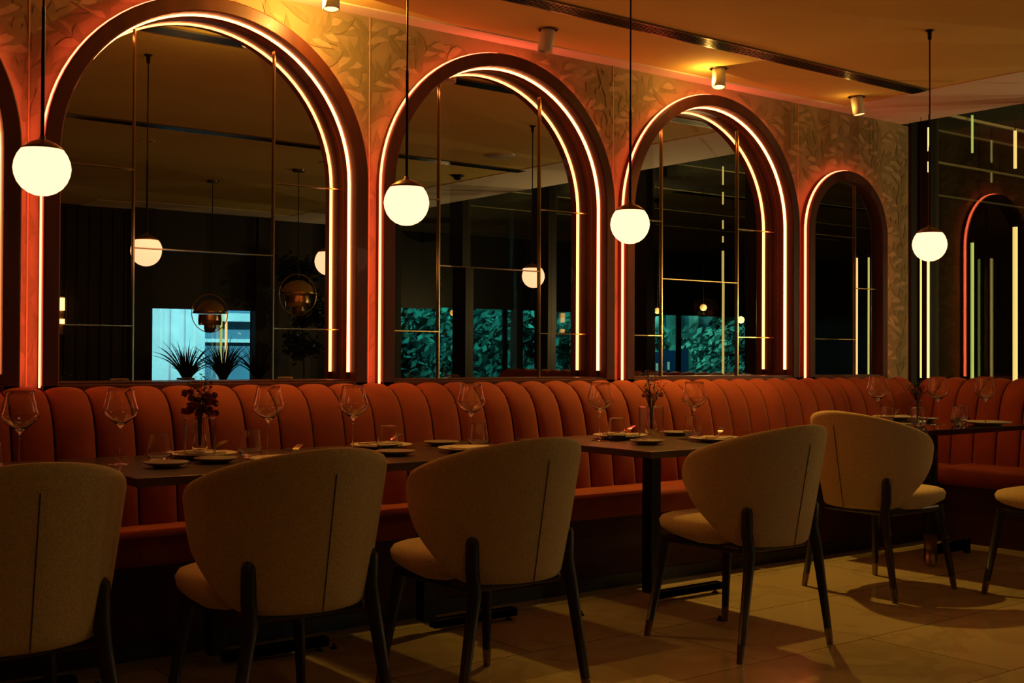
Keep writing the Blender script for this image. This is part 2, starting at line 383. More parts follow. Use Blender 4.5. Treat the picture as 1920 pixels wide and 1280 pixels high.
def arched_mirror(c, R, r, label, inner_led, k, DG=DG):
    t = empty('arched_mirror', (c, 0, 0), label=label, category='mirror', group='arched mirrors along the banquette wall')
    bm = NB()
    b = .006
    mid = (DF+DG)/2
    sweep(bm, [(R, DW+.05), (R, DF+b), (R-b*.3, DF+b*.3), (R-b, DF), (r+b, DF), (r, DF+b), (r, max(DG-.030, DF+.012)), (r-.003, max(DG-.026, DF+.016)), (r-.003, DG-.004), (r, DG+.03)], R, ZB-.045)
    box(bm, -R, R, DF, DW+.05, ZB-.048, ZB-.008, bevel=.004)
    box(bm, -r-.01, r+.01, DF+.01, DG+.02, ZB-.012, ZB)
    f = obj('frame', bm, WOOD, t)
    for p in f.data.polygons:
        p.use_smooth = False
    # outer led: a thin diffuser wrapped round the side of the frame
    bm = NB(); sweep(bm, [(R+.0005, DF+.023), (R+.005, DF+.025), (R+.005, DF+.037), (R+.0005, DF+.039)], R, ZB-.02)
    obj('outer_led_strip', bm, LEDO, t)
    if inner_led:
        bm = NB(); sweep(bm, [(r-.0005, DF+.055), (r-.006, DF+.057), (r-.006, DF+.071), (r-.0005, DF+.073)], r, ZB+.035)
        obj('inner_led_strip', bm, LEDM, t)
        bm = NB()
        for s in (-1, 1):
            bm = NB(); box(bm, s*(r-.004)-.004, s*(r-.004)+.004, DF+.056, DF+.072, ZB+.008, ZB+.035); obj('strip_end_cap', bm, BRONZE, t)
    # panes
    big = inner_led
    if big: xsx = [-r, -.318, .314, r]; rows = [[ZB, 1.214, 1.863, 9], [ZB, 1.538, 9], [ZB, 1.214, 1.863, 9]]
    else:   xsx = [-r, .104, r]; rows = [[ZB, 1.210, 1.863, 9], [ZB, 1.540, 9]]
    def top(x): return SPR + sqrt(max(0, r*r - x*x))
    for ci, row in enumerate(rows):
        xa, xb = xsx[ci], xsx[ci+1]
        for ri in range(len(row)-1):
            z0, z1 = row[ri], row[ri+1]
            N = 28; pts = [(xa, z0), (xb, z0)]
            for i in range(N+1):
                x = xb + (xa-xb)*i/N
                if x in (xa, xb): tt = top(min(max(x, -r+.0005), r-.0005))
                else: tt = top(x)
                pts.append((x, min(z1, tt)))
            bm = NB(); cxm = (xa+xb)/2; czm = (z0+min(z1, top(cxm)))/2
            tx, tz = radians(rt.uniform(-.09, .09)), radians(rt.uniform(-.05, .05))
            good = []
            for p in pts:
                if not good or hypot(p[0]-good[-1][0], p[1]-good[-1][1]) > .001: good.append(p)
            fr_ = [bm.verts.new((x, DG + (x-cxm)*math.tan(tx) + (z-czm)*math.tan(tz), z)) for x, z in good]
            bk = [bm.verts.new((x, DG+.010, z)) for x, z in good]
            bm.faces.new(fr_); bm.faces.new(list(reversed(bk)))
            for i in range(len(good)):
                j = (i+1) % len(good); bm.faces.new((fr_[j], fr_[i], bk[i], bk[j]))
            obj('mirror_pane', bm, MIRROR, t)
    g = .003
    for x in xsx[1:-1]:
        bm = NB(); box(bm, x-g, x+g, DG-.012, DG-.003, ZB, top(x)-.002); obj('glazing_bar', bm, BRASS, t)
    for ci, row in enumerate(rows):
        for z in row[1:-1]:
            bm = NB(); box(bm, xsx[ci]+g, xsx[ci+1]-g, DG-.011, DG-.003, z-g*.8, z+g*.8); obj('glazing_bar', bm, BRASS, t)
    bm = NB(); sweep(bm, [(r+.02, DG+.012), (r+.02, DG+.02), (.001, DG+.02), (.001, DG+.012)], r, ZB, n=20)
    obj('backing', bm, DARKSLOT, t)
    return t
LB = ['arched mirror cut off at the far left edge, only its dark frame edge showing',
      'largest arched mirror at left, reflecting two round lamps and a bright blue building',
      'second large arched mirror, reflecting teal trees behind three dark pillars',
      'third large arched mirror, reflecting a navy sign and a yellow light tube',
      'narrow small arched mirror in the corner without an inner light strip']
for k, (c, R, r) in enumerate(ARCH): arched_mirror(c, R, r, LB[k], k < 4, k, DG if k < 4 else 4.792)

# ------------------------------------------------------------------ ceiling fittings
def pendant(name='globe_pendant'):
    t = empty(name)
    bm = NB(); lathe(bm, [(0, -.081), (.02, -.0785), (.04, -.0705), (.057, -.0575), (.070, -.040), (.078, -.02), (.081, 0), (.078, .02), (.070, .040), (.060, .0545)], 40)
    obj('globe', bm, GLOBE, t, smooth=True)
    bm = NB(); lathe(bm, [(.060, .0545), (.0625, .0545), (.055, .0625), (.04, .073), (.022, .081), (.010, .085), (.008, .095), (0, .095)], 40)
    obj('cap', bm, BRONZE, t, smooth=True)
    return t
def pendant_cord(t, zc, zg, slim=.0035):
    bm = NB(); tube(bm, [(0, 0, .09), (0, 0, .45)], .0055, 10); tube(bm, [(0, 0, .45), (0, 0, .475)], [.0062, .0045], 10)
    obj('rod', bm, BLACK, t)
    bm = NB(); tube(bm, [(0, 0, .47), (0, 0, zc-zg)], slim, 8); obj('cord', bm, BLACK, t)
    bm = NB(); lathe(bm, [(.0, -.045), (.009, -.045), (.011, -.01), (.022, -.004), (.022, 0)], 20, cz=zc-zg); obj('ceiling_rose', bm, BLACK, t, smooth=True)
GP = 'globe pendants hanging over the tables'
pp = pendant(); pendant_cord(pp, ZC, 1.640)
PEND = [(1.020, 3.616, 'glowing white globe pendant at far left, largest and nearest'),
        (2.276, 3.616, 'glowing white globe pendant hanging before the left edge of the second arch'),
        (3.358, 3.616, 'glowing white globe pendant hanging before the left edge of the third arch'),
        (5.073, 3.356, 'glowing white globe pendant at right, smallest, in front of the dark window')]
for i, (x, y, l) in enumerate(PEND):
    o = pp if i == 0 else dup(pp)
    o.location = (x, y, 1.640); o['label'] = l; o['category'] = 'pendant lamp'; o['group'] = GP

def spot(loc, lit, aim, label, energy, spill=0, cone=50):
    t = empty('ceiling_spotlight', loc, label=label, category='spotlight', group='cylinder spotlights beside the mirror wall')
    bm = NB(); lathe(bm, [(0, 0), (.052, 0), (.052, -.004), (.046, -.005), (.046, -.001)], 28); obj('mounting_ring', bm, BRONZE, t, smooth=True)
    d = (Vector(aim)-Vector(loc)).normalized(); q = Vector((0, 0, -1)).rotation_difference(d).to_matrix().to_4x4()
    bm = NB(); lathe(bm, [(0, .01), (.034, .01), (.036, .004), (.036, -.098), (.033, -.100), (.031, -.097), (.031, -.075), (0, -.072)], 28)
    bmesh.ops.transform(bm, matrix=Matrix.Translation((0, 0, -.012)) @ q, verts=bm.verts)
    obj('cylinder', bm, WHITE, t, smooth=True)
    if lit:
        bm = NB(); lathe(bm, [(0, -.093), (.030, -.093), (.030, -.096), (0, -.096)], 24)
        bmesh.ops.transform(bm, matrix=Matrix.Translation((0, 0, -.012)) @ q, verts=bm.verts)
        obj('lamp_lens', bm, mat('lit_lens', (1, 1, 1), emit=(5, 2.6, .7)) if 'lit_lens' not in bpy.data.materials else bpy.data.materials['lit_lens'], t)
        light('spill_light', 'POINT', Vector(loc)+Vector((-.06, .02, -.085)), spill, (1, .50, .09), parent=t, shadow_soft_size=0)
        light('spot_light', 'SPOT', Vector(loc)+Vector((0, 0, -.012))+d*.11, energy, (1, .54, .08), parent=t, aim=aim, spot_size=radians(cone), spot_blend=.9, shadow_soft_size=.02)
    return t
spot((2.45, 4.50, ZC), True, (2.35, 4.30, 0), 'white cylinder spotlight at the top edge, mostly out of frame, lit', 34, 13, 70)
spot((3.618, 4.48, ZC), False, (3.25, 4.70, 0), 'white cylinder spotlight above the second arch, unlit', 0)
spot((4.844, 4.51, ZC), True, (4.45, 4.15, 0), 'white cylinder spotlight above the third arch, lit and tilted left', 125, 2.0, 96)
spot((6.026, 4.488, ZC), True, (6.35, 4.15, 0), 'white cylinder spotlight nearest the window corner, lit', 34, .25, 60)

def downlight(x, y, e, aim, label):  # unseen ceiling lamps added as fill for the chair backs and room
    t = empty('aisle_fill_light', (x, y, ZC), label=label, category='fill light', group='added fill lights over the aisle')
    bm = NB(); lathe(bm, [(.036, -.001), (.052, -.001), (.054, -.004), (.036, -.006), (.036, -.001)], 24); obj('trim_ring', bm, WHITE, t, smooth=True)
    light('aisle_fill_lamp', 'SPOT', (x, y, ZC-.01), e, (1, .50, .10), parent=t, aim=aim, spot_size=radians(62), spot_blend=.9, shadow_soft_size=.03)
for i, (x, y) in enumerate(((.2, 1.1), (1.7, 1.1), (3.2, 1.1), (4.7, 1.1))):
    downlight(x, y, 11.5, (x+.2, y+1.25, 0), 'unseen fill light added in the aisle ceiling, number %s from the left wall' % ('one', 'two', 'three', 'four')[i])

def diffuser(x0, x1, y, label):
    t = empty('linear_diffuser', ((x0+x1)/2, y, ZC), label=label, category='air vent', group='slot air diffusers in the ceiling')
    L = (x1-x0)/2
    bm = NB()
    for a, b in ((-.058, -.050), (.050, .058)): box(bm, -L, L, a, b, -.010, 0)
    box(bm, -L, -L+.008, -.05, .05, -.010, 0); box(bm, L-.008, L, -.05, .05, -.010, 0)
    obj('frame', bm, GRILLE, t)
    bm = NB(); box(bm, -L, L, -.05, .05, -.0015, -.0005); obj('slot_back', bm, DARKSLOT, t)
    bm = NB()
    for i in range(6):
        y_ = -.042 + i*.0168; box(bm, -L+.008, L-.008, y_-.0022, y_+.0022, -.011, -.002)
    obj('fins', bm, GRILLE, t)
diffuser(2.0, 6.19, 4.155, 'long slotted air diffuser in the ceiling beside the spotlights')
diffuser(2.3, 6.25, 1.72, 'long slotted air diffuser seen only as a reflection in the mirrors')
bm = NB(); lathe(bm, [(0, -.045), (.02, -.043), (.035, -.03), (.04, -.012), (.058, -.010), (.060, 0)], 24)
dome = obj('security_camera', bm, BLACK, smooth=True, loc=(5.96, 1.18, ZC), label='small black dome camera on the ceiling, reflected in the second mirror', category='camera')
bm = NB(); lathe(bm, [(0, -.006), (.05, -.008), (.055, -.003), (.09, -.01), (.095, -.003), (.12, -.008), (.125, 0)], 28)
obj('round_vent', bm, WHITE, smooth=True, loc=(5.62, 2.25, ZC), label='round white ceiling vent, reflected in the second mirror', category='air vent')

# ------------------------------------------------------------------ banquette
def channel_back(bm, s0, s1, pitch, phase, fn):
    prof = [(.300, .40), (.285, .48), (.270, .60), (.250, .72), (.232, .80), (.212, .855), (.182, .900), (.140, .932), (.100, .945), (.055, .938), (.020, .905), (.005, .86)]
    sxs = []
    k0 = math.floor((s0-phase)/pitch)
    sub = 16; x = k0*pitch+phase
    while x < s1:
        for q in (0, .022, .05, .09, .15, .22, .30, .40, .5, .60, .70, .78, .85, .91, .95, .978):
            xx = x + pitch*q
            if s0 <= xx <= s1: sxs.append(xx)
        x += pitch
    sxs = [s0] + [v for v in sxs if v-s0 > .002 and s1-v > .002] + [s1]
    cols = []; s_mid = {}
    for s in sxs:
        u = ((s-phase)/pitch) % 1.0
        e_ = min(u, 1-u); bl = .032*(max(0, 1-abs(2*u-1)**2.2))**.5 - (.010 if e_ < .008 else 0)
        col = []
        for i, (d, z) in enumerate(prof):
            a, b_ = prof[max(i-1, 0)], prof[min(i+1, len(prof)-1)]
            tx, tz = b_[0]-a[0], b_[1]-a[1]; l = hypot(tx, tz); nx, nz = tz/l, -tx/l
            fade = .5 if i == 0 else (0 if i > 9 else (.5 if i == 9 else 1))
            col.append(bm.verts.new(fn(s, d+nx*bl*fade, z+nz*bl*fade*.8)))
        cols.append(col); s_mid[id(col)] = s
    for A, B in zip(cols, cols[1:]):
        for i in range(len(A)-1):
            f = bm.faces.new((A[i], B[i], B[i+1], A[i+1]))
            um = ((s_mid[id(A)]+s_mid[id(B)])/2-phase)/pitch % 1.0
            if min(um, 1-um) < .015: f.material_index = 1  # narrow faces along each groove take the darker colour
def bank(name_loc, pieces, label, grp='rust velvet banquettes'):
    return empty('banquette', name_loc, label=label, category='bench', group=grp)
bq = empty('banquette', (0, 0, 0), label='long rust velvet banquette with fluted back under the large mirrors', category='bench', group='rust velvet banquettes')
bm = NB(); channel_back(bm, -.6, 6.78, .1525, 2.864, lambda s, d, z: (s, DW-.012-d, z)); obj('backrest', bm, [VELVET, SEAMV], bq, smooth=True)
cuts = [-.6, .72, 2.05, 3.42, 4.80, 6.62]
for a, b in zip(cuts, cuts[1:]):
    bm = NB(); box(bm, a+.003, b-.003, 4.20, 4.66, .335, .445, bevel=.022); obj('seat_cushion', bm, VELVET, bq, smooth=True)
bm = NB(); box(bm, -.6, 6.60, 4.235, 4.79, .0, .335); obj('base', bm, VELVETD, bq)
bm = NB(); box(bm, -.6, 6.60, 4.228, 4.235, .0, .06); obj('kickboard', bm, BLACKWOOD, bq)
bq2 = empty('banquette', (0, 0, 0), label='rust velvet banquette with fluted back turning the corner under the window', category='bench', group='rust velvet banquettes')
PX = 7.045
bm = NB(); channel_back(bm, .6, 4.62, .1525, 4.62, lambda s, d, z: (PX-.005-d, s, z)); bmesh.ops.reverse_faces(bm, faces=bm.faces); obj('backrest', bm, [VELVET, SEAMV], bq2, smooth=True)
for a, b in ((.6, 2.1), (2.1, 3.4), (3.4, 4.195)):
    bm = NB(); box(bm, 6.40, 6.88, a+.003, b-.003, .335, .445, bevel=.022); obj('seat_cushion', bm, VELVET, bq2, smooth=True)
bm = NB(); box(bm, 6.43, PX-.02, .6, 4.19, 0, .335); obj('base', bm, VELVETD, bq2)

# ------------------------------------------------------------------ tables
def table(x, y, w_, d_, z, label, base='cross', px=0, py=0):
    t = empty('dining_table', (x, y, 0), label=label, category='table', group='dark tables along the banquette')
    bm = NB(); box(bm, -w_/2, w_/2, -d_/2, d_/2, z-.028, z, bevel=.003); obj('tabletop', bm, TABLE if base == 'cross' else LACQUER, t)
    bm = NB(); box(bm, px-.16, px+.16, py-.16, py+.16, z-.036, z-.028); obj('mounting_plate', bm, BLACK, t)
    bm = NB()
    if base == 'cross': box(bm, -.030, .030, -.030, .030, .05, z-.036, bevel=.004)
    else: tube(bm, [(px, py, .17), (px, py, z-.036)], .036, 20)
    obj('pole', bm, BLACK, t)
    if base != 'cross':
        bm = NB(); tube(bm, [(px, py, .02), (px, py, .17)], .034, 24); obj('bronze_sleeve', bm, BRONZE, t, smooth=True, label='bronze sleeve at the foot of the pole')
    for a in range(4):
        bm = NB(); L = .44
        mt = Matrix.Translation((px, py, 0)) @ Matrix.Rotation(a*pi/2, 4, 'Z')
        if base == 'cross': box(bm, .028, L, -.022, .022, .018, .052, bevel=.004, mtx=mt)
        else: box(bm, .036, L, -.012, .012, .020, .075, bevel=.002, mtx=mt); box(bm, L-.03, L, -.016, .016, 0, .085, bevel=.003, mtx=mt)
        f = obj('base_arm', bm, BLACK if base == 'cross' else BRONZE, t)
        if base == 'cross':
            bm = NB(); v = mt @ Vector((L-.03, 0, 0)); lathe(bm, [(0, 0), (.012, 0), (.014, .006), (.006, .009), (.006, .019), (0, .019)], 14, v.x, v.y); obj('foot', bm, BLACK, f)
    return t
TZ = .722
table(.80, 3.97, .86, .80, TZ, 'dark table at the far left, hidden behind the nearest chair')
table(1.72, 3.97, .86, .80, TZ, 'dark table with flowers in a glass vase, second from left')
table(2.60, 3.97, .86, .80, TZ, 'dark table without a vase, between the second and third chairs')
table(3.72, 3.86, .86, .88, TZ, 'dark table with a slim vase standing free in the middle')
table(5.70, 3.815, .98, .72, .737, 'dark corner table on a bronze-footed pole below the window', base='bronze', px=-.12, py=-.13)

# ------------------------------------------------------------------ chairs
def make_chair():
    t = empty('dining_chair')
    A = radians(116); nu, nv = 36, 12
    def sm(a, e0, e1): x = min(1, max(0, (a-e0)/(e1-e0))); return x*x*(3-2*x)
    def pos(u, v, off):
        ph = u*A; a = abs(u)
        zt = .843 - .165*a**1.75 ; zb = .405 + .20*sm(a, .42, 1.0)
        if a > .80:
            k = sqrt(max(0.0, 1-((a-.80)/.205)**2)); zm = zb*.42+zt*.58; zt = zm+(zt-zm)*k; zb = zm+(zb-zm)*k
        z = zb + (zt-zb)*v
        l = (z-.40)/.44
        bx = .222 + .062*l**.8 if l > 0 else .222
        by = .235 + .085*l if l > 0 else .235
        x = (bx+off)*sin(ph)*(1 if a < .5 else 1.0); y = -(by+off)*cos(ph)*(1.0 if a < .77 else .62)
        return Vector((x, y - .01, z))
    bm = NB(); outer = []; inner = []
    T = .017
    for i in range(nu+1):
        u = -1+2*i/nu
        outer.append([bm.verts.new(pos(u, j/nv, T)) for j in range(nv+1)]); inner.append([bm.verts.new(pos(u, j/nv, -T)) for j in range(nv+1)])
    for i in range(nu):
        for j in range(nv):
            bm.faces.new((outer[i][j], outer[i][j+1], outer[i+1][j+1], outer[i+1][j])); bm.faces.new((inner[i][j], inner[i+1][j], inner[i+1][j+1], inner[i][j+1]))
        # rounded top and bottom rims
        for j, s in ((nv, 1), (0, -1)):
            pass
    def rim(j, dz):
        r = []
        for i in range(nu+1):
            u = -1+2*i/nu; p = (outer[i][j].co+inner[i][j].co)/2; r.append(bm.verts.new(p+Vector((0, 0, dz))))
        for i in range(nu):
            if dz > 0: bm.faces.new((outer[i][j], r[i], r[i+1], outer[i+1][j])); bm.faces.new((r[i], inner[i][j], inner[i+1][j], r[i+1]))
            else: bm.faces.new((outer[i+1][j], r[i+1], r[i], outer[i][j])); bm.faces.new((r[i+1], inner[i+1][j], inner[i][j], r[i]))
        return r
    rim(nv, .014); rim(0, -.006)
    for i in (0, nu):
        for j in range(nv):
            f = (outer[i][j], inner[i][j], inner[i][j+1], outer[i][j+1]); bm.faces.new(f if i == 0 else tuple(reversed(f)))
    bmesh.ops.recalc_face_normals(bm, faces=bm.faces)
    sh = obj('backrest', bm, BEIGE, t, smooth=True, sub=1)
    bm = NB(); pts = [pos(0, v, T+.0005) for v in [x/10*.86 for x in range(11)]]
    tube(bm, pts, .0016, 6); obj('back_seam', bm, SEAM, sh)
    # seat
    bm = NB(); n = 40; rows = [(.0, .400, .86), (.0, .400, 1.0-.06), (.0, .412, 1.0), (.0, .445, 1.02), (.0, .470, .98), (.0, .482, .90), (.0, .487, .6), (.0, .488, .2)]
    rings = []
    for _, z, k in rows:
        ring = []
        for i in range(n):
            a = 2*pi*i/n; e = 2/3.2
            x = .245*abs(cos(a))**e*(1 if cos(a) > 0 else -1); y = .255*abs(sin(a))**e*(1 if sin(a) > 0 else -1)
            if y < 0: x *= 1-.28*(-y/.255)**2
            yy = y*k*(.88 if y < 0 else .84)+.065; tz = .040*max(0, yy/.28)*(1-(z-.40)/.088); ring.append(bm.verts.new((x*k, yy, z+tz)))
        rings.append(ring)
    for a_, b_ in zip(rings, rings[1:]):
        for i in range(n): bm.faces.new((a_[i], a_[(i+1) % n], b_[(i+1) % n], b_[i]))
    bm.faces.new(list(reversed(rings[0]))); bm.faces.new(rings[-1])
    obj('seat', bm, BEIGE, t, smooth=True)
    bm = NB(); box(bm, -.19, .19, -.17, .22, .372, .404, bevel=.012); obj('seat_frame', bm, BLACKWOOD, t)
    for s in (-1, 1):
        top_ = Vector((s*.185, -.205, .535)); bend = Vector((s*.188, -.215, .38)); ft = Vector((s*.243, -.225, .062))
        top_ = Vector((s*.187, -.2, .535))
        bm = NB()
        tube(bm, [top_+Vector((0, 0, .018)), top_+Vector((0, 0, .012)), top_, Vector((s*.186, -.198, .45)), bend, ft], [.004, .014, .0205, .0215, .0205, .0145], 14)
        l = obj('leg', bm, BLACKWOOD, t, smooth=True)
        d = (ft-bend).normalized(); e = ft + d*((ft.z)/-d.z) if d.z < 0 else ft
        bm = NB(); tube(bm, [ft+Vector((0, 0, .002)), e], [.0155, .0125], 14); obj('leg_tip', bm, BRONZE, l, label='bronze leg tip')
        a = Vector((s*.175, .225, .40)); ft = Vector((s*.215, .275, .062))
        bm = NB(); tube(bm, [a, Vector((s*.178, .228, .37)), ft], [.021, .021, .0145], 14)
        l = obj('leg', bm, BLACKWOOD, t, smooth=True)
        d = (ft-a).normalized(); e = ft + d*(ft.z/-d.z)
        bm = NB(); tube(bm, [ft+Vector((0, 0, .002)), e], [.0155, .0125], 14); obj('leg_tip', bm, BRONZE, l, label='bronze leg tip')
    return t
ch = make_chair()
CH_ = [(.795, 3.145, 0, 'beige upholstered chair cut by the left edge, nearest to the camera'),
       (1.555, 3.145, 0, 'beige upholstered chair facing the table with the flower vase, second from left'),
       (2.285, 3.150, 0, 'beige upholstered chair in the middle, facing the table without a vase'),
       (3.505, 3.145, 0, 'beige upholstered chair facing the free standing table with the slim vase'),
       (4.835, 3.475, -pi/2, 'beige upholstered chair turned to the window at the left side of the corner table'),
       (5.36, 2.83, .05, 'beige upholstered chair cut by the right edge, only its seat corner visible')]
for i, (x, y, r_, l) in enumerate(CH_):
    o = ch if i == 0 else dup(ch)
    o.location = (x, y, 0); o.rotation_euler = (0, 0, r_); o['label'] = l; o['category'] = 'chair'; o['group'] = 'beige upholstered dining chairs'

# ------------------------------------------------------------------ table setting
def once(maker):
    st = {}
    def f(loc, label, cat, group, rz=0, scale=1):
        if 'o' not in st: st['o'] = maker(); o = st['o']
        else: o = dup(st['o'])
        o.location = loc; o.rotation_euler = (0, 0, rz); o.scale = (scale,)*3
        o['label'] = label; o['category'] = cat; o['group'] = group
        return o
    return f
def mk_wine():
    t = empty('wine_glass')
    bm = NB()
    out = [(.0045, .125), (.010, .132), (.030, .147), (.050, .163), (.0595, .178), (.0600, .184), (.0565, .196), (.0520, .212), (.0480, .228), (.0450, .244), (.0427, .2570), (.0424, .2579), (.0422, .2582)]
    inn = [(.0421, .2579), (.0421, .2570), (.0444, .244), (.0474, .228), (.0514, .212), (.0559, .196), (.0594, .184), (.0589, .1785), (.0494, .1637), (.0290, .1485), (.010, .1365), (0, .134)]
    lathe(bm, [(0, .12), (.0035, .12)] + out + inn, 40); obj('bowl', bm, GLASS, t, smooth=True)
    bm = NB(); lathe(bm, [(0, .0035), (.0035, .010), (.0028, .03), (.0026, .10), (.0034, .119), (0, .1195)], 16); obj('stem', bm, GLASS, t, smooth=True)
    bm = NB(); lathe(bm, [(0, 0), (.040, 0), (.0405, .001), (.038, .0018), (.012, .0032), (0, .0034)], 36); obj('foot', bm, GLASS, t, smooth=True)
    return t
def mk_tumbler():
    t = empty('water_glass')
    bm = NB()
    out = [(0, .0), (.026, 0), (.036, .010), (.0425, .026), (.0425, .034), (.0410, .048), (.0385, .065), (.0360, .083), (.0337, .0985), (.0334, .0998), (.0331, .1001)]
    inn = [(.0328, .0998), (.0329, .0985), (.0352, .083), (.0377, .065), (.0402, .048), (.0417, .034), (.0415, .027), (.034, .014), (.020, .009), (0, .008)]
    lathe(bm, out+inn, 32); obj('bowl', bm, GLASS, t, smooth=True)
    return t
def mk_plate(R, m=PLATE, name='dinner_plate'):
    def f():
        bm = NB(); lathe(bm, [(0, 0), (R*.55, 0), (R*.6, .003), (R*.96, .014), (R, .017), (R*.985, .0185), (R*.62, .008), (R*.55, .006), (0, .006)], 48)
        return obj(name, bm, m, smooth=True)
    return f
def mk_napkin():
    bm = NB()
    for k, (a, z) in enumerate(((0, 0), (.12, .005), (-.06, .010))):
        box(bm, -.075, .075, -.045, .045, z, z+.0045, bevel=.002, mtx=Matrix.Rotation(a, 4, 'Z'))
    return obj('napkin', bm, NAPKIN)
def fork_bm(bm):
    prof = [(-.095, .004), (-.09, .009), (-.06, .008), (-.01, .004), (.03, .0035), (.045, .008), (.055, .0115), (.066, .0115)]
    L, R = [], []
    for x, w_ in prof:
        z = .004+.010*max(0, (x-.0)/.09)**2*3
        L.append((x, w_, z)); R.append((x, -w_, z))
    vl = [bm.verts.new(p) for p in L]; vr = [bm.verts.new(p) for p in R]
    vl2 = [bm.verts.new((p[0], p[1], p[2]-.0018)) for p in L]; vr2 = [bm.verts.new((p[0], p[1], p[2]-.0018)) for p in R]
    for i in range(len(L)-1):
        bm.faces.new((vl[i], vr[i], vr[i+1], vl[i+1])); bm.faces.new((vl2[i], vl2[i+1], vr2[i+1], vr2[i]))
        bm.faces.new((vl[i], vl[i+1], vl2[i+1], vl2[i])); bm.faces.new((vr[i], vr2[i], vr2[i+1], vr[i+1]))
    bm.faces.new((vl[0], vl2[0], vr2[0], vr[0])); bm.faces.new((vl[-1], vr[-1], vr2[-1], vl2[-1]))
    z = L[-1][2]
    for k in range(4):
        y = -.0098+k*.0065; tube(bm, [(.065, y, z-.001), (.085, y, z+.004), (.105, y, z+.010)], [.0014, .0013, .0007], 6)
def mk_fork():
    bm = NB(); fork_bm(bm); return obj('fork', bm, STEEL, smooth=False)
def mk_knife():
    bm = NB(); box(bm, -.11, -.01, -.005, .005, .0, .005, bevel=.0015); box(bm, -.012, .10, -.007, .007, .0015, .0035, bevel=.0008)
    return obj('knife', bm, STEEL)
def mk_vase():
    t = empty('bud_vase')
    bm = NB(); lathe(bm, [(0, 0), (.055, 0), (.056, .002), (.056, .150)], 40); obj('outer_cylinder', bm, THIN, t, smooth=True)
    bm = NB()
    out = [(0, .022), (.015, .025), (.026, .038), (.029, .055), (.024, .075), (.017, .095), (.018, .112), (.021, .125), (.018, .140), (.0162, .149), (.0158, .1500)]
    inn = [(.0150, .1500), (.0148, .149), (.0165, .140), (.0195, .125), (.0165, .112), (.0155, .095), (.0225, .075), (.0275, .055), (.0245, .039), (.0145, .027), (0, .024)]
    lathe(bm, out+inn, 28)
    obj('inner_bulb', bm, GLASS, t, smooth=True)
    bm = NB(); lathe(bm, [(.0165, .1505), (.054, .1505), (.056, .149), (.056, .146), (.054, .1475), (.0165, .1475)], 32); obj('glass_rim', bm, THIN, t, smooth=True)
    return t
def mk_flowers(seed, red, pink, h=1):
    def f():
        R = random.Random(seed); t = empty('flower_bunch'); sb = NB(); lb = NB(); fb = NB(); pb = NB()
        for k in range(20):
            a = R.random()*2*pi; sp = .015+.055*R.random(); H = (.06+.075*R.random())*h
            p0 = Vector((.004*cos(a), .004*sin(a), -.10)); p1 = Vector((.008*cos(a), .008*sin(a), 0)); p2 = Vector((sp*.6*cos(a), sp*.6*sin(a), H*.6)); p3 = Vector((sp*cos(a), sp*sin(a), H))
            tube(sb, [p0, p1, p2, p3], [.0012, .0012, .001, .0007], 5)
            for m in range(9):
                q = p1.lerp(p3, .3+.75*m/8); aa = R.random()*2*pi; L = .010+.010*R.random(); wv = Vector((cos(aa), sin(aa), R.uniform(-.3, .9))).normalized()
                sd = wv.cross(Vector((0, 0, 1))).normalized()*L*.32
                c = q+wv*L*.5+Vector((0, 0, .001)); vs = [lb.verts.new(x) for x in (q, c+sd, q+wv*L, c-sd)]; lb.faces.new(vs)
        for cnt, b, rr in ((red, fb, .017), (pink, pb, .014)):
            for k in range(cnt):
                a = R.random()*2*pi; d = .012+.048*sqrt(R.random()); z = .012+.072*R.random()*h; c = Vector((d*cos(a), d*sin(a), z))
                for m in range(9):
                    u = Vector((R.gauss(0, 1), R.gauss(0, 1), R.gauss(0, 1)+.3)).normalized(); s1 = u.orthogonal().normalized(); s2 = u.cross(s1)
                    o_ = c+u*rr*.35; ring = [b.verts.new(o_+u*rr*.18*(i % 2)+(s1*cos(i*pi/3)+s2*sin(i*pi/3))*rr*.55) for i in range(6)]
                    cc = b.verts.new(o_-u*rr*.12)
                    for i in range(6): b.faces.new((cc, ring[i], ring[(i+1) % 6]))
        obj('stems', sb, STEMG, t)
        lo = obj('leaves', lb, STEMG, t); lo.modifiers.new('sol', 'SOLIDIFY').thickness = .0004
        fo = obj('red_blossoms', fb, FLOWERR, t); fo.modifiers.new('sol', 'SOLIDIFY').thickness = .0005
        po = obj('pink_blossoms', pb, FLOWERP, t); po.modifiers.new('sol', 'SOLIDIFY').thickness = .0005
        return t
    return f
wine, tumb, plate_b, plate_s, napk, fork, knife, vase = once(mk_wine), once(mk_tumbler), once(mk_plate(.125)), once(mk_plate(.075, PLATED, 'side_plate')), once(mk_napkin), once(mk_fork), once(mk_knife), once(mk_vase)
GW, GT, GPl, GS, GN, GF, GK = 'crystal wine glasses', 'stemless water glasses', 'dinner plates', 'small side plates', 'folded napkins on plates', 'forks on the place settings', 'knives on the place settings'
def setting(zt, px, py, sx, sy, rz, where, fk=True):
    z = zt+.0005
    plate_b((px, py, z), 'round stoneware dinner plate '+where, 'plate', GPl)
    plate_s((sx, sy, z), 'small dark side plate '+where, 'plate', GS)
    napk((px, py, z+.0065), 'folded linen napkin on the plate '+where, 'napkin', GN, rz)
    if fk:
        fork((px+.045*cos(rz)-.0*sin(rz), py+.045*sin(rz)+.02, z+.0225), 'steel fork lying on the napkin '+where, 'fork', GF, rz+.25)
        knife((px-.01, py-.02, z+.0225), 'steel knife lying on the napkin '+where, 'knife', GK, rz-.15)
z = TZ+.0005
# far left table
wine((1.045, 3.92, z), 'tall wine glass at the far left edge of the picture', 'wine glass', GW)
tumb((.975, 3.99, z), 'water glass cut by the left edge of the picture', 'water glass', GT)
